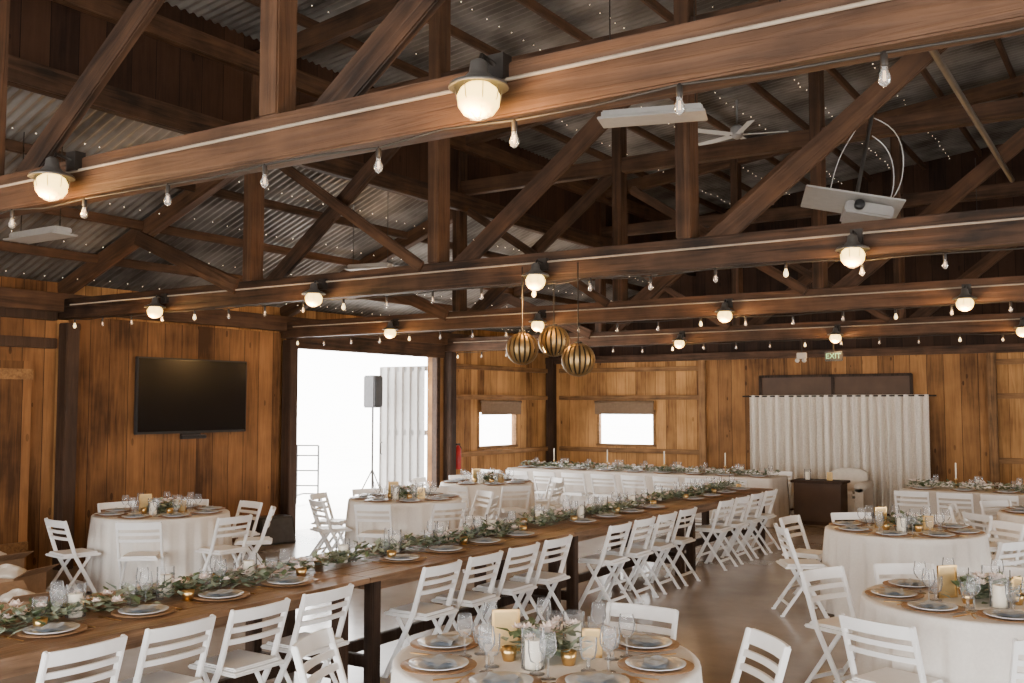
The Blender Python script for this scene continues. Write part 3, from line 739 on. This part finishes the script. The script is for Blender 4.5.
wm = MB().lathe([(.05, -.02), (.1, -.02), (.1, .02), (.05, .02)], 16, ax=Matrix.Rotation(R(90), 3, 'Y')).mesh('wheel', 'black')
for s in (-.26, .26): ob('wheel', wm, e, (s, .02, .1))
e = ob('floor_monitor', None, None, (-10.3, 9.85, 0), (0, 0, R(-20))); top(e, 'low black stage monitor on the floor by the wall', 'speaker')
q = MB(); q.add([(-.22, -.25, 0), (.25, -.25, 0), (.12, -.25, .36), (-.15, -.25, .36), (-.22, .25, 0), (.25, .25, 0), (.12, .25, .36), (-.15, .25, .36)],
      [(0, 1, 2, 3), (7, 6, 5, 4), (0, 4, 5, 1), (1, 5, 6, 2), (2, 6, 7, 3), (3, 7, 4, 0)])
ob('cabinet', q.mesh('cab', 'blk', .01), e)
ob('grille', MB().bar((.262, 0, .03), (.142, 0, .34), .44, .012).mesh('gr', 'grey'), e)
def cbox(x, y, s, rot, lab):
    e = ob('cardboard_box', None, None, (x, y, 0), (0, 0, rot)); top(e, lab, 'box', 'cardboard boxes')
    q = MB(); t = .006; a, h = s, s*.75
    q.box((0, 0, t), (a, a*.8, t)); q.box((-a/2, 0, h/2), (t, a*.8, h)); q.box((a/2, 0, h/2), (t, a*.8, h)); q.box((0, -a*.4, h/2), (a, t, h)); q.box((0, a*.4, h/2), (a, t, h))
    ob('body', q.mesh('body', 'card'), e)
    for s1 in (-1, 1):
        ob('flap', MB().bar((s1*a/2, 0, h), (s1*(a/2+.15), 0, h+.08), a*.78, .005).mesh('flap', 'card'), e)
cbox(-8.75, 5.15, .5, .3, 'open cardboard box on the floor near the farm table'); cbox(-7.9, 4.75, .42, -.2, 'smaller cardboard box on the floor'); cbox(-9.75, 5.55, .5, .1, 'open cardboard box on the floor by the wall')
def cloth_pile(x, y, z, s):
    vs = []; fs = []; n_ = 14
    for i in range(n_+1):
        ph = math.pi/2*i/n_
        for j in range(24):
            a = 2*math.pi*j/24; r_ = s*math.cos(ph)*(1+.12*math.sin(3*a+i*.7)+.05*math.sin(7*a-i)); vs.append((r_*math.cos(a), r_*math.sin(a), s*.7*math.sin(ph)*(1+.15*math.sin(2*a+1))))
    for i in range(n_):
        for j in range(24): k = i*24+j; l = i*24+(j+1) % 24; fs.append((k, l, l+24, k+24))
    top(ob('linen_pile', MB().add(vs, fs, 0, True).mesh('pile', 'sofa'), None, (x, y, z)), 'crumpled pile of cream linen in a box', 'cloth')
cloth_pile(-8.75, 5.15, .33, .17); cloth_pile(-9.75, 5.55, .34, .17); cloth_pile(-7.9, 4.75, .27, .15)
e = ob('armchair', None, None, (-4.4, 17.1, 0), (0, 0, 0)); top(e, 'cream upholstered armchair in front of the curtain', 'armchair')
ob('seat', MB().box((0, .02, .23), (.56, .6, .26)).mesh('seat', 'sofa', .03), e)
ob('cushion', MB().box((0, -.03, .42), (.52, .56, .13)).mesh('cushion', 'sofa', .05), e)
q = MB(); vs = []; fs = []
for j in range(9):
    for i in range(13):
        u = i/12*2-1; v_ = j/8
        vs.append((u*(.34-.04*v_*v_), .27+.10*v_-.05*(1-u*u)*.5, .38+(.44-.05*u*u*u*u*1.5)*v_))
nb = len(vs); vs += [(x_, y_+.13, z_) for x_, y_, z_ in vs]
for j in range(8):
    for i in range(12):
        k = j*13+i; fs.append((k, k+1, k+14, k+13)); fs.append((nb+k, nb+k+13, nb+k+14, nb+k+1))
for i in range(12): fs.append((8*13+i, 8*13+i+1, nb+8*13+i+1, nb+8*13+i)); fs.append((i, nb+i, nb+i+1, i+1))
for j in range(8): k = j*13; fs.append((k, k+13, nb+k+13, nb+k)); k += 12; fs.append((k, nb+k, nb+k+13, k+13))
ob('backrest', q.add(vs, fs, 0, True).mesh('back', 'sofa'), e)
for s in (-1, 1): ob('armrest', MB().box((s*.34, 0, .32), (.13, .68, .42)).lathe([(.08, -.34), (.085, 0), (.08, .34)], 14, (s*.34, 0, .55), ax=Matrix.Rotation(R(90), 3, 'X')).mesh('arm', 'sofa'), e)
for sx in (-1, 1):
    for sy in (-1, 1): ob('leg', MB().box((sx*.3, sy*.28, .05), (.05, .05, .1)).mesh('leg', 'post'), e)
e = ob('side_table', None, None, (-4.5, 16.1, 0)); top(e, 'solid dark wooden cabinet table near the curtain', 'table')
ob('tabletop', MB().box((0, 0, .68), (.82, .5, .04)).mesh('top', 'post', .005), e)
ob('body', MB().box((0, 0, .36), (.74, .42, .6)).mesh('body', 'header', .006), e)
ob('plinth', MB().box((0, 0, .03), (.7, .38, .06)).mesh('plinth', 'post'), e)
pillar(-4.7, 16.1, .70, 'on the dark side table')
place('table_sign', sg2, (-4.35, 16.1, .70), 0, 'small gold framed sign on the dark side table', 'sign', 'gold framed table signs')

# ------------------------------------------------------------------ things under the roof
e = ob('ceiling_fan', None, None, (-4.5, 12.5, 5.5)); top(e, 'white ceiling fan with five blades under the roof', 'ceiling fan')
ob('motor', MB().lathe([(.03, .12), (.08, .08), (.09, 0), (.06, -.06), (.02, -.08)], 18).mesh('motor', 'fanw'), e)
ob('downrod', MB().tube([(0, 0, .1), (0, 0, .45)], .015, 8).mesh('rod', 'fanw'), e)
bl = MB().box((.38, 0, 0), (.56, .10, .010), Matrix.Rotation(R(12), 3, 'X')).box((.12, 0, 0), (.12, .04, .01)).mesh('blade', 'fanb', .004)
for i in range(5): ob('blade', bl, e, (0, 0, -.02), (0, 0, i*2*math.pi/5+.3))
e = ob('ceiling_projector', None, None, (-1.92, 7.95, 3.42), (R(-8), R(12), R(20))); top(e, 'grey projector hung from the roof with looping cables', 'projector')
ob('body', MB().box((.1, 0, -.01), (.36, .32, .10)).mesh('body', 'fanw', .015), e)
ob('mount_plate', MB().box((-.03, 0, .065), (.74, .5, .014)).mesh('plate', 'paint', .004), e)
ob('lens', MB().lathe([(.04, 0), (.04, .05), (.03, .06)], 16, (.02, -.15, 0), ax=Matrix.Rotation(R(90), 3, 'X')).mesh('lens', 'blk'), e)
ob('mount', MB().box((0, 0, .08), (.2, .2, .03)).tube([(0, 0, .08), (0, 0, 1.3)], .015, 8).mesh('mount', 'steel'), e)
def loop(a, b_, sag, n_=14):
    a = Vector(a); b_ = Vector(b_); return [a.lerp(b_, i/n_)+Vector((sag*math.sin(math.pi*i/n_), 0, -.35*sag*math.sin(2*math.pi*i/n_))) for i in range(n_+1)]
ob('cable', MB().tube(loop((.15, 0, .06), (.02, 0, .8), .22), .004, 6).mesh('cable', 'fanb'), e)
ob('cable', MB().tube(loop((.2, .1, .06), (.03, 0, .65), .14), .004, 6).mesh('cable', 'fanb'), e)
ob('cable', MB().tube(loop((-.2, .1, .07), (-.02, 0, .9), -.06), .004, 6).mesh('cable', 'fanb'), e)
def shop(L):
    return [('housing', MB().box((0, 0, 0), (L-.04, .16, .05)).mesh('h', 'paint', .01)), ('reflector', MB().box((0, 0, -.035), (L, .24, .015)).mesh('r', 'paint', .004)),
      ('hanger', MB().tube([(-L*.4, 0, .02), (-L*.4, 0, .9)], .004, 5).mesh('w', 'black')), ('hanger', MB().tube([(L*.4, 0, .02), (L*.4, 0, .9)], .004, 5).mesh('w', 'black'))]
for (x, y, z, a, L) in [(-7.75, 4.75, 3.33, 0, .7), (-8.0, 9.2, 3.6, .2, .6), (-2.7, 5.9, 3.82, .3, .7), (-1.2, 12.6, 3.9, 0, 1.1)]:
    place('fluorescent_light', shop(L), (x, y, z), a, 'grey-white enamel shop light hanging under the roof, unlit', 'light fixture', 'shop lights')
o = ob('steel_pipe', MB().tube([(-1.12, 4.6, 4.22), (-1.12, 11.2, 4.2)], .025, 10).mesh('pipe', 'steel')); top(o, 'long galvanised pipe running beneath the roof', 'pipe')

# ------------------------------------------------------------------ light
wd = bpy.data.worlds.new('World'); bpy.context.scene.world = wd; wd.use_nodes = True
bg = wd.node_tree.nodes['Background']; bg.inputs[0].default_value = (1, .985, .965, 1); bg.inputs[1].default_value = 14.0
def portal(loc, rot, sx, sy):
    o = light('portal', 'AREA', loc, rot, 1, (1, 1, 1), shape='RECTANGLE', size=sx, size_y=sy); o.data.cycles.is_portal = True
portal((XL-.2, (DY0+DY1)/2, DZ/2), (0, R(-90), 0), DZ, DY1-DY0)
portal((XL-.2, (WY0+WY1)/2, (WZ0+WZ1)/2), (0, R(-90), 0), WZ1-WZ0, WY1-WY0)
portal((XR+.2, 7, 1.45), (0, R(90), 0), 2.9, 10)
portal((-1, YF-.2, 1.45), (R(90), 0, 0), 14, 2.9)
sd = Vector((1, -.35, -1.15)).normalized()
s_ = light('sun', 'SUN', (-20, 20, 20), (0, 0, 0), 14, (1, .96, .9), angle=.05)
s_.rotation_euler = sd.to_track_quat('-Z', 'Y').to_euler()

# ------------------------------------------------------------------ camera
cam = bpy.data.cameras.new('Camera'); co = bpy.data.objects.new('Camera', cam); C.objects.link(co)
cam.sensor_width = 36; cam.lens = 36*990/1024; cam.clip_start = .05
co.location = (0, 0, 1.9); co.rotation_euler = (R(90+3.67), 0, R(32.8))
bpy.context.scene.camera = co
